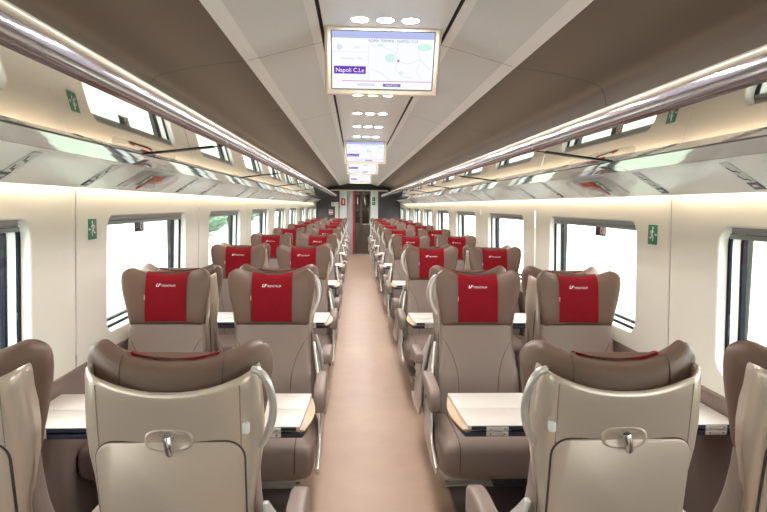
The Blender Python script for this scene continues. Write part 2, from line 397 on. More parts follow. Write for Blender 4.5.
# ------------------------------------------------------------------ luggage racks
RP = 2.1; R0 = 2.585
P_wall, P_mid, P_in = (1.242, 1.5803), (1.075, 1.685), (.996, 1.7215)
mir = [(1.147, 1.7515), (.762, 1.8165)]
MIRB = [(1.147, 1.752), (.762, 1.8195)]
def make_rack(s, ya, yb):
    root = thing('luggage_rack', '', 'luggage rack', (0, ya, 1.6))
    L = yb-ya; g = .003
    def prism(nm, pts, m, a=g, b=L-g, sm=True):
        mb = MB(); mb.loft([[(s*x, a, z-1.6) for x, z in pts], [(s*x, b, z-1.6) for x, z in pts]], True)
        return obj(nm, mb.mesh(nm, m, smooth=sm), root)
    prism('lower_panel', [P_wall, P_mid, (1.085, 1.70), (1.236, 1.625), (1.285, 1.63), (1.285, 1.622), (1.241, 1.616), (1.2425, 1.586)], M['wedge'], sm=False)
    prism('gloss_strip', [(1.0735, 1.6855), (1.035, 1.7032), (.9985, 1.7195), (1.004, 1.730), (1.078, 1.697)], M['gloss'], sm=False)
    prism('edge_line', [(.9985, 1.7200), (.989, 1.7235), (.990, 1.730), (1.003, 1.7295)], M['rail_line'], g, L-g, False)
    prism('mirror_panel', [(.9885, 1.7228), (.663, 1.7620), (.663, 1.772), (.9885, 1.733)], M['mirror'], .003, L-.036, False)
    lip = [(.6625, 1.7615), (.655, 1.764), (.649, 1.769), (.6445, 1.777), (.6425, 1.787), (.6425, 1.797), (.644, 1.806)]
    prism('front_lip', lip + [(.652, 1.806), (.650, 1.797), (.650, 1.787), (.652, 1.779), (.656, 1.774), (.6625, 1.772)], M['lip'])
    mb = MB(); mb.tube([(s*.648, g, .216), (s*.648, L-g, .216)], .0105, 14); obj('front_rail', mb.mesh('front_rail', M['rail']), root)
    prism('rack_floor', [(.664, 1.790), (.985, 1.752), (1.15, 1.732), (1.15, 1.727), (.985, 1.744), (.664, 1.782)], M['wedge'], sm=False)
    # dark cross bar between two mirror panels
    mb = MB(); mb.loft([[(s*.988, L-.034, .1185), (s*.988, L-.002, .1185), (s*.988, L-.002, .130), (s*.988, L-.034, .130)],
                        [(s*.70, L-.034, .153), (s*.70, L-.002, .153), (s*.70, L-.002, .165), (s*.70, L-.034, .165)]], True)
    obj('cross_bar', mb.mesh('cross_bar', M['black'], smooth=False), root)
    mb = MB(); mb.box(*sorted((s*.645, s*.664)), L-.026, L-.002, .172, .204); obj('bracket', mb.mesh('bracket', M['rail'], bevel=.002), root)
    mb = MB(); mb.box(*sorted((s*1.246, s*1.258)), .02, L-.02, .005, .010); obj('light_strip', mb.mesh('light_strip', M['strip'], smooth=False), root)
    mb = MB(); mb.box(*sorted((s*.86, s*.88)), .05, L-.05, .172, .182); obj('cove_lamp', mb.mesh('cove_lamp', M['cove'], smooth=False), root)
    return root
bounds = [R0 + RP*k for k in range(-2, 8)]
for s in (-1, 1):
    proto = None
    for k in range(9):
        ya, yb = bounds[k], bounds[k+1]
        if proto is None: proto = o = make_rack(s, ya, yb)
        else: o = dup(proto); o.location = (0, ya, 1.6)
        q = ['behind the camera', 'beside the camera', 'nearest in view', 'second in view', 'third in view', 'fourth in view', 'fifth in view', 'sixth in view', 'at the far end'][k]
        tag(o, 'mirror-bottomed luggage rack section over the %s windows, %s' % (SIDE[s], q), 'luggage rack', 'luggage rack sections')

# seat number signs on the sloping rack panel
pt = lambda s, u, y: Vector((s*(P_wall[0] + (P_mid[0]-P_wall[0])*u), y, P_wall[1] + (P_mid[1]-P_wall[1])*u))
slope = Vector((P_mid[0]-P_wall[0], 0, P_mid[1]-P_wall[1])).normalized()
def rack_frame(s, u, y):
    ey = Vector((s*slope.x, 0, slope.z)); ex = Vector((0, -s*1.0, 0))   # seen from the aisle below
    m = frame_mtx(pt(s, u, y), ex, ey)
    n = m.to_3x3().col[2]
    m.translation = pt(s, u, y) + n*.0035
    return m
def seat_sign(s, y, lab, mirror):
    ex = 1
    root = thing('seat_number_sign', lab, 'sign', group='seat number signs'); root.matrix_world = rack_frame(s, .50, y)
    b = MB(); b.box(-.026, .026, -.078, -.036, -.003, 0); obj('number_plate', b.mesh('number_plate', M['sign_grey'], smooth=False), root)
    b = MB(); b.box(-.026, .026, -.035, .078, -.003, 0); obj('pictogram_plate', b.mesh('pictogram_plate', M['sign_pale'], smooth=False), root)
    b = MB()
    for yy in (-.008, .040):
        b.prism(seg(-.016, yy+.016, -.010, yy-.008, .007), 'z', .0002, .001); b.prism(seg(-.012, yy-.008, .010, yy-.008, .007), 'z', .0002, .001); b.prism(seg(.009, yy-.008, .014, yy-.020, .005), 'z', .0002, .001)
    obj('seat_pictogram', b.mesh('seat_pictogram', M['sign_grey'], smooth=False), root)
    b = MB(); b.prism(seg(-.012, -.055, .012, -.055, .012), 'z', .0002, .001); obj('number', b.mesh('number', M['sign_pale'], smooth=False), root)
    return root
BP = 1.9; ZT = 2.262
for s in (-1, 1):
    proto = None
    for k in range(8):
        for j, d in enumerate((-.335, .275)):
            lab = 'grey seat number plate on %s rack panel, %s one of the %s table' % (SIDE[s], ('nearer', 'farther')[j], ORD(k))
            if proto is None: proto = o = seat_sign(s, ZT+BP*k+d, lab, 1)
            else: o = dup(proto); o['label'] = lab; o.matrix_world = rack_frame(s, .50, ZT+BP*k+d)

# emergency hammer boxes
def hammer_box(s, y, lab):
    root = thing('emergency_hammer_box', lab, 'emergency hammer'); root.matrix_world = rack_frame(s, .56, y)
    b = MB(); b.box(-.24, .24, -.082, .082, -.003, 0); obj('back_plate', b.mesh('back_plate', M['wedge'], bevel=.001), root)
    b = MB(); b.box(-.237, .237, -.085, .080, .0005, .034); obj('clear_case', b.mesh('clear_case', M['clear'], bevel=.012), root)
    d = s
    hm = D.objects.new('hammer', None); C.objects.link(hm); hm.parent = root
    b = MB(); b.box(*sorted((d*.0, d*.06)), -.005, .050, .004, .015); obj('hammer_head', b.mesh('hammer_head', M['red_plastic'], bevel=.004), hm)
    b = MB(); b.tube([(d*.08, -.036, .020), (d*.135, -.040, .030), (d*.145, -.032, .032), (d*.145, .052, .032), (d*.135, .060, .030), (d*.08, .056, .020)], .0048, 8); obj('hammer_handle', b.mesh('hammer_handle', M['red_plastic']), hm)
    b = MB(); b.box(*sorted((d*.165, d*.232)), -.005, .085, .0345, .036); g = obj('green_label', b.mesh('green_label', M['green'], smooth=False), root)
    b = MB(); b.prism(seg(d*.188, .015, d*.208, .05, .011), 'z', .0361, .0367); b.prism(circ(d*.202, .066, .008), 'z', .0361, .0367); obj('label_print', b.mesh('label_print', M['white_print'], smooth=False), g)
    b = MB(); b.box(*sorted((-d*.04, -d*.17)), -.07, -.025, .002, .004); b.box(*sorted((-d*.03, -d*.15)), .0, .04, .002, .004, 1); obj('instruction_label', b.mesh('instruction_label', [M['white_print'], M['red_plastic']], smooth=False), root)
    return root
for s in (-1, 1):
    hammer_box(s, 3.10, 'clear emergency hammer box with red handle above the nearest full %s window' % SIDE[s])
    hammer_box(s, 13.0, 'far emergency hammer box under the %s rack near the end wall' % SIDE[s])

# exit signs on the walls, hanging tags and blinds at the windows
for s in (-1, 1):
    z = 1.40
    signplate('emergency_exit_sign', 'green running man exit sign on the %s wall beside a window' % SIDE[s], 'sign',
              frame_mtx((s*(wx(z)-.003), 2.965, z), (0, -s*-1.0, 0) if s < 0 else (0, -1, 0), (0, 0, 1)) if False else
              frame_mtx((s*(wx(z)-.003), 2.773, z), (0, 1 if s < 0 else -1, 0), (0, 0, 1)), .085, .092, M['green'], [('pictogram', runner(1.15, -1 if s < 0 else 1), M['white_print'])], th=.0025)
    zt = 1.385
    root = thing('hanging_tag', 'small black tag with a white ring hanging in the nearest full %s window' % SIDE[s], 'sign')
    root.matrix_world = frame_mtx((s*1.315, 3.433, 1.390), (0, 1 if s < 0 else -1, 0), (0, 0, 1))
    b = MB(); b.box(-.07, .07, -.028, .028, -.006, .0); obj('tag_plate', b.mesh('tag_plate', M['black'], bevel=.002), root)
    b = MB()
    o_, i_ = circ(.02, .002, .020, 20, .022), circ(.02, .002, .012, 20, .014)
    b.loft([[(x, y, .0008) for x, y in o_], [(x, y, .0008) for x, y in i_]], cap=False); obj('ring_mark', b.mesh('ring_mark', M['white_print'], smooth=False), root)
    if s > 0: b = MB(); b.prism(i_, 'z', .0003, .001); obj('red_mark', b.mesh('red_mark', M['red_plastic'], smooth=False), root)
    b = MB(); b.prism(seg(.055, -.022, .055, .024, .018), 'z', .0003, .001); obj('white_mark', b.mesh('white_mark', M['white_print'], smooth=False), root)
for s in (-1, 1):
    proto = None
    for i, k in enumerate(win_k):
        y = wcy + WP*k
        if proto is None:
            proto = o = thing('roller_blind', '', 'blind', (s*1.308, y, 1.437))
            b = MB(); b.box(*sorted((0, s*.026)), -.615, .615, -.006, .020); obj('blind_housing', b.mesh('blind_housing', M['blind'], bevel=.004), o)
            b = MB(); b.box(*sorted((s*.004, s*.022)), -.63, .63, -.026, -.008); obj('bottom_bar', b.mesh('bottom_bar', M['blind'], bevel=.003), o)
        else:
            o = dup(proto); o.location = (s*1.308, y, 1.437)
        pos = ['behind the camera', 'beside the camera', 'at the frame edge', ][i] if i < 3 else 'of the %s full window' % ORD(i-3)
        if i == 2: pos = 'of the nearest full window'
        pos = ['behind the camera', 'of the window cut by the frame edge', 'of the nearest full window', 'of the second full window', 'of the third full window', 'of the fourth full window', 'of the fifth full window', 'of the sixth full window', 'of the seventh full window', 'of the eighth full window'][i]
        tag(o, 'grey rolled-up blind %s on the %s' % (pos, SIDE[s]), 'blind', 'window blinds')

# ------------------------------------------------------------------ ceiling downlights
def make_light():
    root = thing('downlight', '', 'ceiling light')
    n = 20; b = MB(); b.loft([[(r*math.cos(2*PI*i/n), r*math.sin(2*PI*i/n), z) for i in range(n)] for r, z in ((.030, .001), (.033, -.002), (.037, -.002), (.039, .001))], cap=False)
    obj('trim_ring', b.mesh('trim_ring', M['rail']), root)
    b = MB(); b.prism(circ(0, 0, .030, 20), 'z', -.0012, .0008); obj('lens', b.mesh('lens', M['lamp'], smooth=False), root)
    return root
lp = None
rows = [2.31 + .765*k for k in range(-1, 20)]
for k, y in enumerate(rows):
    for i, x in enumerate((-.095, 0, .095)):
        if lp is None: lp = o = make_light()
        else: o = dup(lp)
        o.location = (x-.003, y, 2.2123)
        kk = k-1
        pos = ('in the row %d behind the nearest visible row' % -kk) if kk < 0 else ('row just before the near screen' if kk == 0 else '%s row beyond the near screen' % ('first' if kk == 1 else ORD(kk-1)))
        if kk < 0: pos = 'row behind the camera, out of view'
        tag(o, 'round ceiling spotlight, %s of three, %s' % (('left one', 'middle one', 'right one')[i], pos), 'ceiling light', 'ceiling spotlights')

# ------------------------------------------------------------------ information screens
def make_screen():
    root = thing('information_screen', '', 'screen')
    b = MB(); b.loft([[(-.222, -.262, .004), (.222, -.262, .004), (.222, .004, .004), (-.222, .004, .004)], [(-.232, -.268, -.012), (.232, -.268, -.012), (.232, .004, -.012), (-.232, .004, -.012)],
                      [(-.228, -.255, -.055), (.228, -.255, -.055), (.228, .004, -.055), (-.228, .004, -.055)]], True)
    obj('housing', b.mesh('housing', M['bezel'], bevel=.006), root)
    W, H, cy = .404, .222, -.125
    b = MB(); b.box(-W/2-.003, W/2+.003, cy-H/2-.003, cy+H/2+.003, .003, .005); obj('display_edge', b.mesh('display_edge', M['black'], smooth=False), root)
    b = MB(); b.box(-W/2, W/2, cy-H/2, cy+H/2, .005, .0062); dsp = obj('display', b.mesh('display', M['scr'], smooth=False), root)
    top = cy+H/2; bot = cy-H/2; z0, z1 = .0063, .0068
    def flat(nm, polys, m, a=z0, c=z1):
        q = MB()
        for p in polys: q.prism(p, 'z', a, c)
        return obj(nm, q.mesh(nm, m, smooth=False), dsp)
    def R(x0, x1, y0, y1): return [(x0, y0), (x1, y0), (x1, y1), (x0, y1)]
    def T(nm, s, size, x, y, m, align='CENTER', z=.0074):
        me = text_mesh(s, size, m, align=align); me.transform(Matrix.Translation((x, y, z))); return obj(nm, me, dsp)
    flat('header_bar', [R(-W/2, W/2, top-.026, top)], M['scr_lilac'])
    T('title_text', 'ROMA TERMINI - NAPOLI C.LE', .0145, .04, top-.035, M['scr_text'])
    flat('station_box', [R(-W/2+.008, -W/2+.135, cy-.052, cy-.022)], M['scr_purple'])
    T('station_text', 'Napoli C.Le', .0235, -W/2+.0715, cy-.038, M['scr_white'])
    flat('divider', [R(-.058, -.0565, bot+.03, top-.05), R(-W/2, -.06, cy+.032, cy+.0332)], M['scr_map'])
    T('small_text', '16:34', .011, -.105, cy+.05, M['scr_grey']); T('small_text', 'Frecciarossa  9545', .011, -.125, cy+.008, M['scr_grey'])
    flat('clock_mark', [circ(-.172, cy+.05, .011)], M['scr_map'])
    b2 = MB()
    for pts in ([(-.05, .06), (0, .055), (.05, .03), (.062, 0), (.10, -.01), (.15, .01), (.19, -.03)], [(.062, 0), (.05, -.03), (.08, -.06), (.12, -.065)], [(-.05, -.03), (0, -.05), (.03, -.075)],
                [(.06, .07), (.055, .03)], [(.14, .05), (.15, .0), (.135, -.04), (.16, -.07)]):
        for p, q in zip(pts[:-1], pts[1:]): b2.prism(seg(p[0], cy+p[1], q[0], cy+q[1], .0018), 'z', z0, z1)
    obj('map_lines', b2.mesh('map_lines', M['scr_map'], smooth=False), dsp)
    for c_ in (circ(.03, cy+.012, .022, 9, .018), circ(.165, cy+.055, .03, 9, .014), circ(.075, cy-.045, .008, 8), circ(-.01, cy+.06, .012, 8, .006)): flat('map_park', [c_], M['scr_green'])
    flat('map_pin', [circ(.062, cy+.002, .005)], M['scr_red'])
    flat('route_line', [R(-W/2+.04, W/2, bot+.030, bot+.033)], M['scr_line'])
    flat('route_box', [R(-.10, -.03, bot+.012, bot+.022)], M['scr_map']); flat('route_station', [R(.003, .075, bot+.010, bot+.022)], M['scr_text'], z0, .0072)
    T('route_text', 'Napoli C.Le', .010, .039, bot+.0165, M['scr_white'], z=.0078)
    return root
up = Vector((0, -.105, .238)).normalized()
sc = None
for k, y in enumerate((2.405, 6.49, 8.715, 12.41)):
    if sc is None: sc = o = make_screen()
    else: o = dup(sc)
    o.matrix_world = frame_mtx((-.005, y, 2.2122), (1, 0, 0), up)
    tag(o, ['large near screen showing a route map hanging from the ceiling', 'second hanging screen along the ceiling, showing the route', 'third hanging screen along the ceiling, below the second', 'farthest and smallest hanging screen near the end door'][k], 'screen', 'ceiling information screens')

# ------------------------------------------------------------------ seats (forward +Y, origin on the floor under the back-to-back plane)
def interp(t, tab):
    for (a, va), (b, vb) in zip(tab[:-1], tab[1:]):
        if t <= b:
            u = max(0, (t-a)/(b-a)); return va + (vb-va)*u
    return tab[-1][1]
def smooth(tab):
    def fn(t):
        for (a, va), (b, vb) in zip(tab[:-1], tab[1:]):
            if t <= b:
                u = min(1, max(0, (t-a)/(b-a))); u = u*u*(3-2*u); return va + (vb-va)*u
        return tab[-1][1]
    return fn
fy = lambda z: .150 + (1.04-z)*.13           # centre of the front face
HR = [(.900, .170, .030), (.903, .180, .062), (.912, .185, .082), (.930, .188, .096), (.965, .194, .102), (1.005, .203, .104), (1.04, .2115, .104), (1.07, .218, .102), (1.098, .2215, .097), (1.118, .2215, .090),
      (1.132, .219, .078), (1.142, .214, .060), (1.148, .207, .038), (1.150, .199, .016)]
def hmod(x, a, z):
    q = min(1, abs(x)/a); top = min(1, max(0, (z-1.00)/.15)); top = top*top*(3-2*top)
    return top*(.058*q**2.2 - .030*max(0, (q-.82)/.18)**2)
def hwing(x, a, z): return (.028 + .030*min(1, max(0, (z-.90)/.25)))*(min(1, abs(x)/a))**2.6
def sgnp(c, p): return math.copysign(abs(c)**p, c)
def head_ring(z, a, t, n=56):
    out = []
    for i in range(n):
        th = 2*PI*i/n; x = a*sgnp(math.cos(th), .62); y = t/2*sgnp(math.sin(th), .55)
        out.append((x, fy(z)-.051 + y + hwing(x, a, z), z + hmod(x, a, z)))
    return out
def head_front(x, z):
    a = interp(z, [(h[0], h[1]) for h in HR]); t = interp(z, [(h[0], h[2]) for h in HR])
    q = min(1, abs(x)/a)
    return fy(z)-.051 + t/2*(1-q**3.2)**.28 + hwing(x, a, z), z + hmod(x, a, z)
MC = {}
def cached(k, fn):
    if k not in MC: MC[k] = fn()
    return MC[k]
def m_headrest():
    b = MB(); b.loft([head_ring(*h) for h in HR]); return b.mesh('headrest', M['leather_dark'], ang=70)
def m_headseam(sx, rear):
    b = MB()
    if not rear:
        b.tube([(sx*.118*(1), head_front(.118, z)[0]-.0005, head_front(.118, z)[1]) for z in [h[0] for h in HR[3:13]]], .0016, 5)
    else:
        b.tube([(sx*.118, fy(z)-.051 - t/2*.985 + hwing(.118, a, z), z+hmod(.118, a, z)) for z, a, t in HR[3:13]], .0016, 5)
    return b.mesh('headrest_seam', M['piping'])
def m_cover():
    zs = [.922, .945, .97, .995, 1.02, 1.045, 1.07, 1.095, 1.115, 1.131, 1.142, 1.148, 1.150]
    xs = [-.103 + .206*i/20 for i in range(21)]
    def P(x, z, o):
        y, zz = head_front(x, z); k = min(1, max(0, (z-1.112)/.036))
        w = .0012*math.sin(x*90)*math.sin(z*60+1)
        return (x, y + o*(1-.8*k) + (w if o > .003 else 0), zz + o*k)
    A = [[P(x, z, .006) for x in xs] for z in zs]; B = [[P(x, z, .001) for x in xs] for z in zs]
    # last row folds just over the top edge
    A.append([(x, y-.016, zz+.001) for x, y, zz in A[-1]]); B.append([(x, y-.014, zz-.002) for x, y, zz in B[-1]])
    b = MB()
    rings = [ra + rb[::-1] for ra, rb in zip(A, B)]
    b.loft(rings, True); return b.mesh('headrest_cover', M['red'], ang=60)
def m_logo():
    parts = MB()
    # slanted emblem: two joined parallelogram strokes
    for p in ([(-.0005, 0), (.003, 0), (.008, .015), (.0045, .015)], [(.003, 0), (.009, 0), (.0101, .0034), (.0041, .0034)], [(.0098, .0), (.0132, 0), (.018, .015), (.0145, .015)],
              [(.012, .0068), (.020, .0068), (.0212, .0102), (.0132, .0102)], [(.0145, .0118), (.0235, .0118), (.0245, .015), (.0155, .015)]):
        parts.prism(p, 'z', 0, .0006)
    me = parts.mesh('logo', M['white_print'], smooth=False)
    me.transform(Matrix.Translation((-.050, -.0055, 0)))
    t = text_mesh('TRENITALIA', .0135, M['white_print'], shear=.25, align='LEFT'); t.transform(Matrix.Translation((-.0265, -.0005, .0004)))
    bm = bmesh.new(); bm.from_mesh(me); bm.from_mesh(t)
    for v in bm.verts:
        x, zz = -v.co.x, 1.102 + v.co.y
        y, z2 = head_front(x, zz); v.co = (x, y + .0078 + v.co.z, z2)
    out = D.meshes.new('logo'); bm.to_mesh(out); bm.free(); out.materials.append(M['white_print'])
    return out
def m_tag():
    b = MB(); y, z = head_front(.106, 1.04); b.box(.1025, .108, y-.004, y+.0085, z-.012, z+.012); return b.mesh('fabric_tag', M['tag'], bevel=.001)
ba = smooth([(.42, .205), (.50, .212), (.62, .210), (.80, .192), (.90, .190)])
def bwing(x, a, z): return (.034*math.exp(-((z-.58)/.16)**2) + .006)*(min(1, abs(x)/a))**3
def bfront(x, z):
    a = ba(z); q = min(.999, abs(x)/a)
    return fy(z) + .012*math.exp(-((z-.62)/.12)**2) - .055 + .055*(1-q**4)**.25 + bwing(x, a, z)
def m_backrest():
    rings = []
    for k in range(15):
        z = .415 + (.905-.415)*k/14; a = ba(z); n = 56; r = []
        for i in range(n):
            th = 2*PI*i/n; x = a*sgnp(math.cos(th), .5); y = .055*sgnp(math.sin(th), .5)
            if y > 0: y *= 1
            r.append((x, fy(z) + .012*math.exp(-((z-.62)/.12)**2)*(1 if y > 0 else 0) - .055 + y + bwing(x, a, z)*(1 if y > -.02 else .3), z))
        rings.append(r)
    b = MB(); b.loft(rings); return b.mesh('backrest', M['leather'], ang=70)
def m_backseam(sx):
    b = MB()
    if 1:
        pts = []
        for i in range(15):
            z = .44 + .40*i/14; x = .102 + .080*max(0, (z-.58)/.26)**2.2
            pts.append((sx*x, bfront(x, z)-.0008, z))
        b.tube(pts, .0022, 5)
    return b.mesh('backrest_seam', M['piping'])
# shell
sv = lambda z: fy(z) - .116
sb = smooth([(.34, .198), (.50, .190), (.78, .186), (.98, .206), (1.09, .200)])
sd = smooth([(.34, .12), (.55, .052), (.76, .036), (.98, .075), (1.09, .074)])
SB = .010
def shell_z(x, z, b):
    k = min(1, max(0, (z-.90)/.18)); k = k*k
    return z + k*(.056*(min(1, abs(x)/b))**2.2 + .008)
def shell_ring(z, inset=0.):
    b, d, v = sb(z), sd(z), sv(z); r = .045; th = .012
    pts = []
    def half(bb, vv, rr, fwd):
        q = [(bb, v+fwd), (bb, v+fwd*.6), (bb, vv+rr)]
        for i in range(1, 7): a = i/6*PI/2; q.append((bb-rr+rr*math.cos(a), vv+rr-rr*math.sin(a)))
        for i in range(1, 6): q.append(((bb-rr)*(1-i/5), vv))
        return q
    o = half(b-inset, v+inset, r, d); i_ = half(b-th+inset*.4, v+th-inset*.4, r-th*.8, d)
    def full(h): return h + [(-x, y) for x, y in h[-2::-1]]
    ro, ri = full(o), full(i_)
    def bul(x): return SB*(1-(x/b)**2)
    return [(x, y-bul(x) if y < v+.04 else y, shell_z(x, z, b)) for x, y in ro] + [(x, y-bul(x)*.9 if y < v+.05 else y, shell_z(x, z, b)) for x, y in ri[::-1]]
def m_shell():
    zs = [.34, .40, .48, .56, .64, .72, .80, .87, .93, .98, 1.02, 1.05, 1.07]
    rings = [shell_ring(z) for z in zs] + [shell_ring(1.078, .002), shell_ring(1.082, .005)]
    b = MB(); b.loft(rings, False); n = len(rings[0]); last = (len(rings)-1)*n
    for o in (0, last):
        for i in range(n//2-1): b.f.append((o+i, o+i+1, o+n-2-i, o+n-1-i)); b.mi.append(0)
    return b.mesh('back_shell', M['shell'], ang=50)
def sback(x, z):     # rear face of the shell
    b = sb(z); return sv(z) - SB*(1-(x/b)**2)
def m_shellseam(sx):
    b = MB()
    if 1:
        b.tube([(sx*.162, sback(.162, z)+.0008, shell_z(.162, z, sb(z))) for z in [.36+.71*i/16 for i in range(17)]], .0018, 5)
    return b.mesh('shell_seam', M['shell_line'])
def rr_poly(w, h, r, n=6):
    out = []
    for cx, cy, a0 in ((w/2-r, h/2-r, 0), (-w/2+r, h/2-r, PI/2), (-w/2+r, -h/2+r, PI), (w/2-r, -h/2+r, 1.5*PI)):
        for i in range(n+1): a = a0+i/n*PI/2; out.append((cx+r*math.cos(a), cy+r*math.sin(a)))
    return out
def plate_on_shell(b, poly, zc, y0, y1, m=0):
    f = lambda x, z: sback(x*.8, min(z, 1.05))
    return b.loft([[(x, f(x, zc+z)-y0, zc+z) for x, z in poly], [(x, f(x, zc+z)-y1+.0, zc+z) for x, z in poly], [(x*.985, f(x, zc+z)-y1-.002, zc+z*.985) for x, z in poly]], True, m)
def m_tray():
    b = MB(); plate_on_shell(b, rr_poly(.338, .40, .042), .772, -.003, .004); return b.mesh('tray_table', M['tray'], ang=50)
def m_traygap():
    b = MB(); plate_on_shell(b, rr_poly(.344, .406, .045), .772, -.006, -.0005); return b.mesh('tray_gap', M['dark_gap'], ang=50)
def m_recess():
    b = MB(); z0 = .978; y = sback(0, z0)
    n = 28
    def e(rx, rz, yy): return [(rx*sgnp(math.cos(2*PI*i/n), .7), y+yy, z0 + rz*sgnp(math.sin(2*PI*i/n), .8)) for i in range(n)]
    b.loft([e(.056, .027, .002), e(.056, .027, -.002), e(.053, .0245, -.0045), e(.050, .022, -.0045), e(.046, .018, -.001)], cap=True); return b.mesh('latch_recess', M['tray'], ang=60)
def m_latch():
    b = MB(); z0 = .985; y = sback(0, z0)
    b.tube([(0, y-.003, z0), (0, y-.015, z0)], [.013, .012], 14)
    b.tube([(0, y-.015, z0+.004), (.003, y-.0185, z0-.012), (.006, y-.017, z0-.033), (.007, y-.015, z0-.038)], [.010, .010, .0095, .006], 10); return b.mesh('tray_latch', M['chrome'])
def m_hook(h):
    b = MB(); z = 1.008; x = h*.176; y = sback(.172, z); b.box(x-.0085, x+.0085, y-.017, y+.004, z-.014, z+.012); return b.mesh('coat_hook', M['wedge'], bevel=.005)
def m_handle(h):
    b = MB(); pts = []
    ctl = [(.188, .010, 1.122), (.205, .004, 1.118), (.221, .002, 1.098), (.232, .002, 1.060), (.2345, .004, 1.025), (.229, .006, .99), (.216, .010, .955), (.200, .016, .928)]
    for x, y, z in ctl: pts.append((h*x, sv(z)+.016+y, z))
    # resample smooth
    P = []
    for i in range(len(pts)-1):
        p0 = Vector(pts[max(i-1, 0)]); p1 = Vector(pts[i]); p2 = Vector(pts[i+1]); p3 = Vector(pts[min(i+2, len(pts)-1)])
        for j in range(4):
            t = j/4; P.append(.5*((2*p1)+(p2-p0)*t+(2*p0-5*p1+4*p2-p3)*t*t+(3*p1-p0-3*p2+p3)*t**3))
    P.append(Vector(pts[-1])); P = [p + Vector((0, 0, .016)) for p in P]; b.tube(P, .0095, 10); return b.mesh('grab_handle', M['silver'])
CUSH = [(.185, .10, .40, .02), (.19, .235, .455, .345), (.24, .244, .462, .33), (.34, .247, .463, .310), (.45, .248, .468, .294), (.53, .249, .471, .284), (.59, .248, .470, .282), (.625, .244, .461, .290), (.643, .236, .446, .306), (.650, .22, .425, .33)]
def m_cushion():
    prof = CUSH
    rings = []
    for y, a, zt, zb in prof[1:]:
        n = 48; r = []; c = (zt+zb)/2; h = (zt-zb)/2
        for i in range(n):
            th = 2*PI*i/n; x = a*sgnp(math.cos(th), .42); z = h*sgnp(math.sin(th), .5)
            if z > 0: z += .014*(abs(x)/a)**4 - .004
            r.append((x, y, c+z))
        rings.append(r)
    b = MB(); b.loft(rings); return b.mesh('seat_cushion', M['leather'], ang=70)
def m_cushseam(sx):
    b = MB()
    if 1:
        pts = []; X = .165
        for y, a, zt, zb in CUSH[1:]:
            c, h = (zt+zb)/2, (zt-zb)/2; k = (X/a)**(1/.42); z = c + h*math.sqrt(1-k*k)**.5 + .014*(X/a)**4 - .004
            pts.append((sx*X, y + (.001 if y > .6 else 0), z))
        pts += [(sx*X, .6505, .40), (sx*X, .6505, .36), (sx*X, .6505, .335)]
        b.tube(pts, .0026, 5)
    return b.mesh('cushion_seam', M['piping'])
def m_arm(h):
    b = MB(); rings = []
    for y, z, hh, w in ((.17, .640, .022, .020), (.18, .640, .030, .025), (.26, .640, .034, .028), (.36, .632, .040, .029), (.43, .618, .048, .029), (.465, .606, .050, .028), (.482, .596, .044, .024), (.488, .590, .034, .018)):
        n = 24; rings.append([(h*.263 + w*sgnp(math.cos(2*PI*i/n), .34), y, z + hh*sgnp(math.sin(2*PI*i/n), .4)) for i in range(n)])
    b.loft(rings); return b.mesh('armrest', M['leather'], ang=60)
def m_hinge(h):
    b = MB(); b.box(h*.263-.014, h*.263+.014, .20, .34, .545, .606, 0); return b.mesh('armrest_hinge', M['shell'], bevel=.006)
def m_button(h):
    b = MB(); b.tube([(h*.277, .30, .575), (h*.285, .30, .575)], .011, 12); return b.mesh('hinge_button', M['black'])
def m_side(h):
    poly = [(.075, .80), (.095, .80), (.13, .76), (.20, .69), (.30, .60), (.33, .50), (.42, .37), (.58, .325), (.575, .295), (.40, .285), (.16, .318), (.11, .38), (.085, .56), (.075, .70)]
    X = lambda z: .208 + .050*min(1, max(0, (.80-z)/.22))
    b = MB(); b.loft([[(h*(X(z)-.004), y, z) for y, z in poly], [(h*(X(z)+.010), y, z) for y, z in poly]], True); return b.mesh('side_panel', M['silver'], bevel=.003)

def make_seat(aisle, h):
    """aisle: aisle seat with handle and outer armrest; h: which local side (+1/-1) the aisle is on"""
    root = thing('train_seat', '', 'seat')
    obj('seat_cushion', cached('cush', m_cushion), root); cu = root.children[-1]
    for sx in (-1, 1): obj('cushion_seam', cached(('cseam', sx), lambda: m_cushseam(sx)), cu)
    bk = obj('backrest', cached('back', m_backrest), root)
    for sx in (-1, 1): obj('backrest_seam', cached(('bseam', sx), lambda: m_backseam(sx)), bk)
    hd = obj('headrest', cached('head', m_headrest), root)
    for sx in (-1, 1):
        for q in (1,): obj('headrest_seam', cached(('hseam', sx, q), lambda: m_headseam(sx, q)), hd)
    cv = obj('headrest_cover', cached('cover', m_cover), root); cv['label'] = 'red cloth headrest cover with white lettering'
    obj('logo', cached('logo', m_logo), cv); obj('fabric_tag', cached('tag', m_tag), cv)
    sh = obj('back_shell', cached('shell', m_shell), root)
    for sx in (-1, 1): obj('shell_seam', cached(('sseam', sx), lambda: m_shellseam(sx)), sh)
    tr = obj('tray_table', cached('tray', m_tray), root); obj('tray_gap', cached('tgap', m_traygap), tr)
    obj('latch_recess', cached('rec', m_recess), root); obj('tray_latch', cached('latch', m_latch), root)
    ar = obj('armrest', cached(('arm', h), lambda: m_arm(h)), root)
    hg = obj('armrest_hinge', cached(('hinge', h), lambda: m_hinge(h)), root); obj('hinge_button', cached(('btn', h), lambda: m_button(h)), hg)
    if aisle:
        obj('side_panel', cached(('side', h), lambda: m_side(h)), root)
        obj('grab_handle', cached(('handle', h), lambda: m_handle(h)), root)
        obj('coat_hook', cached(('hook', h), lambda: m_hook(h)), root)
    return root
protos = {}
SX, WSX = .5335, 1.068
C0 = 1.331                                   # first back-to-back plane
WORD = lambda k: ORD(k)
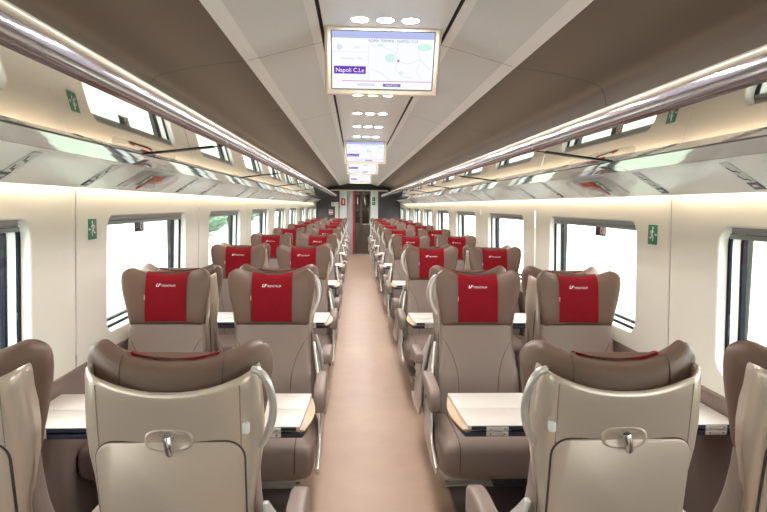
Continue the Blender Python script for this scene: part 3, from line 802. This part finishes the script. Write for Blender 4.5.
for k in range(9):
    for facing in (False, True):
        if facing and k == 0: continue
        if not facing and k == 8: continue
        yb = C0 + BP*k
        for s in (-1, 1):
            for aisle in (True, False):
                # local side of the aisle: seat turned by pi mirrors x
                hl = -s if not facing else s
                key = (aisle, hl)
                if key not in protos: protos[key] = o = make_seat(aisle, hl)
                else: o = dup(protos[key])
                o.location = (s*(SX if aisle else WSX), yb, 0); o.rotation_euler = (0, 0, PI if facing else 0)
                n = k-1 if facing else k
                where = 'aisle seat' if aisle else 'window seat'
                if facing: lab = 'brown %s %s of aisle, facing camera, red cover, %s such row' % (where, SIDE[s], WORD(n))
                else: lab = 'brown %s %s of aisle, pale shell towards camera, %s such row' % (where, SIDE[s], WORD(n))
                tag(o, lab, 'seat', 'rows of brown train seats')

# seat bases on the floor under each back-to-back group
def make_base(s):
    root = thing('seat_pedestal', '', 'seat pedestal')
    b = MB(); b.box(*sorted((s*.385, s*1.24)), -.10, .10, .0, .012); b.box(*sorted((s*.42, s*1.22)), -.022, .022, .012, .034); obj('floor_rail', b.mesh('floor_rail', M['silver'], bevel=.003), root)
    for x in (.56, 1.05):
        b = MB(); b.loft([[(s*x-.03, -.03, .034), (s*x+.03, -.03, .034), (s*x+.03, .03, .034), (s*x-.03, .03, .034)], [(s*x-.022, -.05, .2515), (s*x+.022, -.05, .2515), (s*x+.022, .05, .2515), (s*x-.022, .05, .2515)]], True)
        obj('leg', b.mesh('leg', M['grey_box'], bevel=.004), root)
    for x in (.56, 1.05):
        b = MB(); b.box(s*x-.022, s*x+.022, -.52, .52, .252, .280); obj('seat_arm', b.mesh('seat_arm', M['grey_box'], bevel=.003), root)
    b = MB(); b.tube([(s*.41, -.07, .012), (s*.41, -.07, .02)], .012, 10); obj('floor_bolt', b.mesh('floor_bolt', M['chrome']), root)
    b = MB(); b.box(*sorted((s*.64, s*.97)), -.17, .17, .035, .245)
    for i in range(5): b.box(*sorted((s*(.665+.06*i), s*(.69+.06*i))), -.178, .178, .06, .23)
    obj('equipment_box', b.mesh('equipment_box', M['grey_box'], bevel=.004), root)
    return root
bp = {}
for s in (-1, 1):
    for k in range(9):
        if s not in bp: bp[s] = o = make_base(s)
        else: o = dup(bp[s])
        o.location = (0, C0+BP*k, 0)
        tag(o, 'grey metal seat base with floor rail %s of aisle, %s from the camera' % (SIDE[s], WORD(k)), 'seat pedestal', 'seat pedestals')

# ------------------------------------------------------------------ folding tables
def make_table(s):
    root = thing('folding_table', '', 'table')
    def arc_end(x, bulge, y0, y1, n=8): return [(x - bulge*math.sin(PI*i/n), y0+(y1-y0)*i/n) for i in range(n+1)]
    def slab(nm, pts, z0, z1, m, bev=.002):
        b = MB(); b.prism([(s*x, y) for x, y in pts], 'z', z0, z1); return obj(nm, b.mesh(nm, m, bevel=bev), root)
    e = arc_end(.290, .024, -.19, .19)
    slab('lower_board', [(1.298, -.19), (1.298, .19)] + e[::-1], .700, .717, M['table_edge'])
    e2 = arc_end(.283, .024, -.178, .186)
    slab('wood_edge', [(.46, -.178), (.46, .186)] + e2[::-1], .7175, .7245, M['table_wood'], .001)
    slab('folding_leaf', [(1.298, -.188), (1.298, -.0015), (.290, -.0015), (.300, -.188)], .7255, .741, M['table'])
    slab('folding_leaf', [(1.298, .0015), (1.298, .188), (.284, .188), (.290, .0015)], .7255, .741, M['table'])
    slab('leaf_edge', [(1.298, -.1925), (1.298, -.1885), (.312, -.1885), (.312, -.1925)], .7255, .7395, M['table_edge'], .0005)
    slab('table_core', [(1.298, -.17), (1.298, .17), (.47, .17), (.47, -.17)], .7172, .7254, M['table_edge'], .0005)
    for x in (.405, 1.21):
        for yy in (-1, 1):
            hz = MB(); hz.box(*sorted((s*(x-.04), s*(x+.04))), *sorted((yy*.189, yy*.1955)), .704, .7195); hz.box(*sorted((s*(x-.04), s*(x+.04))), *sorted((yy*.189, yy*.1955)), .7215, .738)
            hn = obj('hinge', hz.mesh('hinge', M['silver'], bevel=.001), root)
            sw = MB()
            for xx in (-.025, .025):
                for zz in (.712, .7297): sw.tube([(s*(x+xx), yy*.1955, zz), (s*(x+xx), yy*.1968, zz)], .0038, 8)
            obj('hinge_screw', sw.mesh('hinge_screw', M['chrome']), hn)
    b = MB(); b.loft([[(s*.60 + c*.04, d*.03, 0) for c, d in ((-1, -1), (1, -1), (1, 1), (-1, 1))], [(s*.66 + c*.05, d*.05, .699) for c, d in ((-1, -1), (1, -1), (1, 1), (-1, 1))]], True)
    obj('leg', b.mesh('leg', M['grey_box'], bevel=.005), root)
    return root
tp = {}
for s in (-1, 1):
    for k in range(8):
        if s not in tp: tp[s] = o = make_table(s)
        else: o = dup(tp[s])
        o.location = (0, ZT+BP*k, 0)
        tag(o, 'pale folded table with dark hinged edge, %s one %s of the aisle' % (WORD(k), SIDE[s]), 'table', 'folding tables between facing seats')

# ------------------------------------------------------------------ outside
mb = MB(); mb.box(-60, 60, -40, 80, -1.4, -1.2); struct('ground', mb, M['ground'], smooth=False)
mb = MB()
rows_ = []
for i in range(12):
    x = -5.5 - i*1.4
    rows_.append([(x, -30 + j*3.0, -1.2 + .34*i + .25*random.random()*(i > 0)) for j in range(36)])
mb.loft(rows_, cap=False, closed=False); struct('terrain', mb, M['bank'])
def make_bush():
    bm = bmesh.new(); bmesh.ops.create_icosphere(bm, subdivisions=4, radius=1)
    for v in bm.verts:
        d = v.co.normalized(); k = 1 + .12*math.sin(d.x*7+1)*math.sin(d.y*6)*math.sin(d.z*8) + random.uniform(-.09, .12)
        v.co = Vector((d.x*1.3, d.y*1.5, d.z*.9 + .7))*k
    me = D.meshes.new('foliage'); bm.to_mesh(me); bm.free(); me.materials.append(M['leaf']); return me
bme = make_bush()
for i, (x, y, z, sc_) in enumerate(((-9.0, 36.5, .0, .9), (-11.5, 43, .8, 1.2), (-9.2, 47.5, .1, 1.0), (-10.5, 60, .5, 1.3))):
    o = obj('bush', bme); o.location = (x, y, z); o.scale = (sc_,)*3
    tag(o, 'green bush on the grass bank outside, seen through the left windows', 'bush', 'bushes outside the left windows')

# ------------------------------------------------------------------ world, view
w = D.worlds.new('overcast_sky'); bpy.context.scene.world = w; w.use_nodes = True
bg = w.node_tree.nodes['Background']; bg.inputs['Color'].default_value = (1.0, 1.0, 1.0, 1); bg.inputs['Strength'].default_value = 1.8
vs = bpy.context.scene.view_settings
vs.view_transform = 'Standard'; vs.look = 'None'; vs.gamma = 1; vs.use_curve_mapping = False; vs.exposure = 2.1
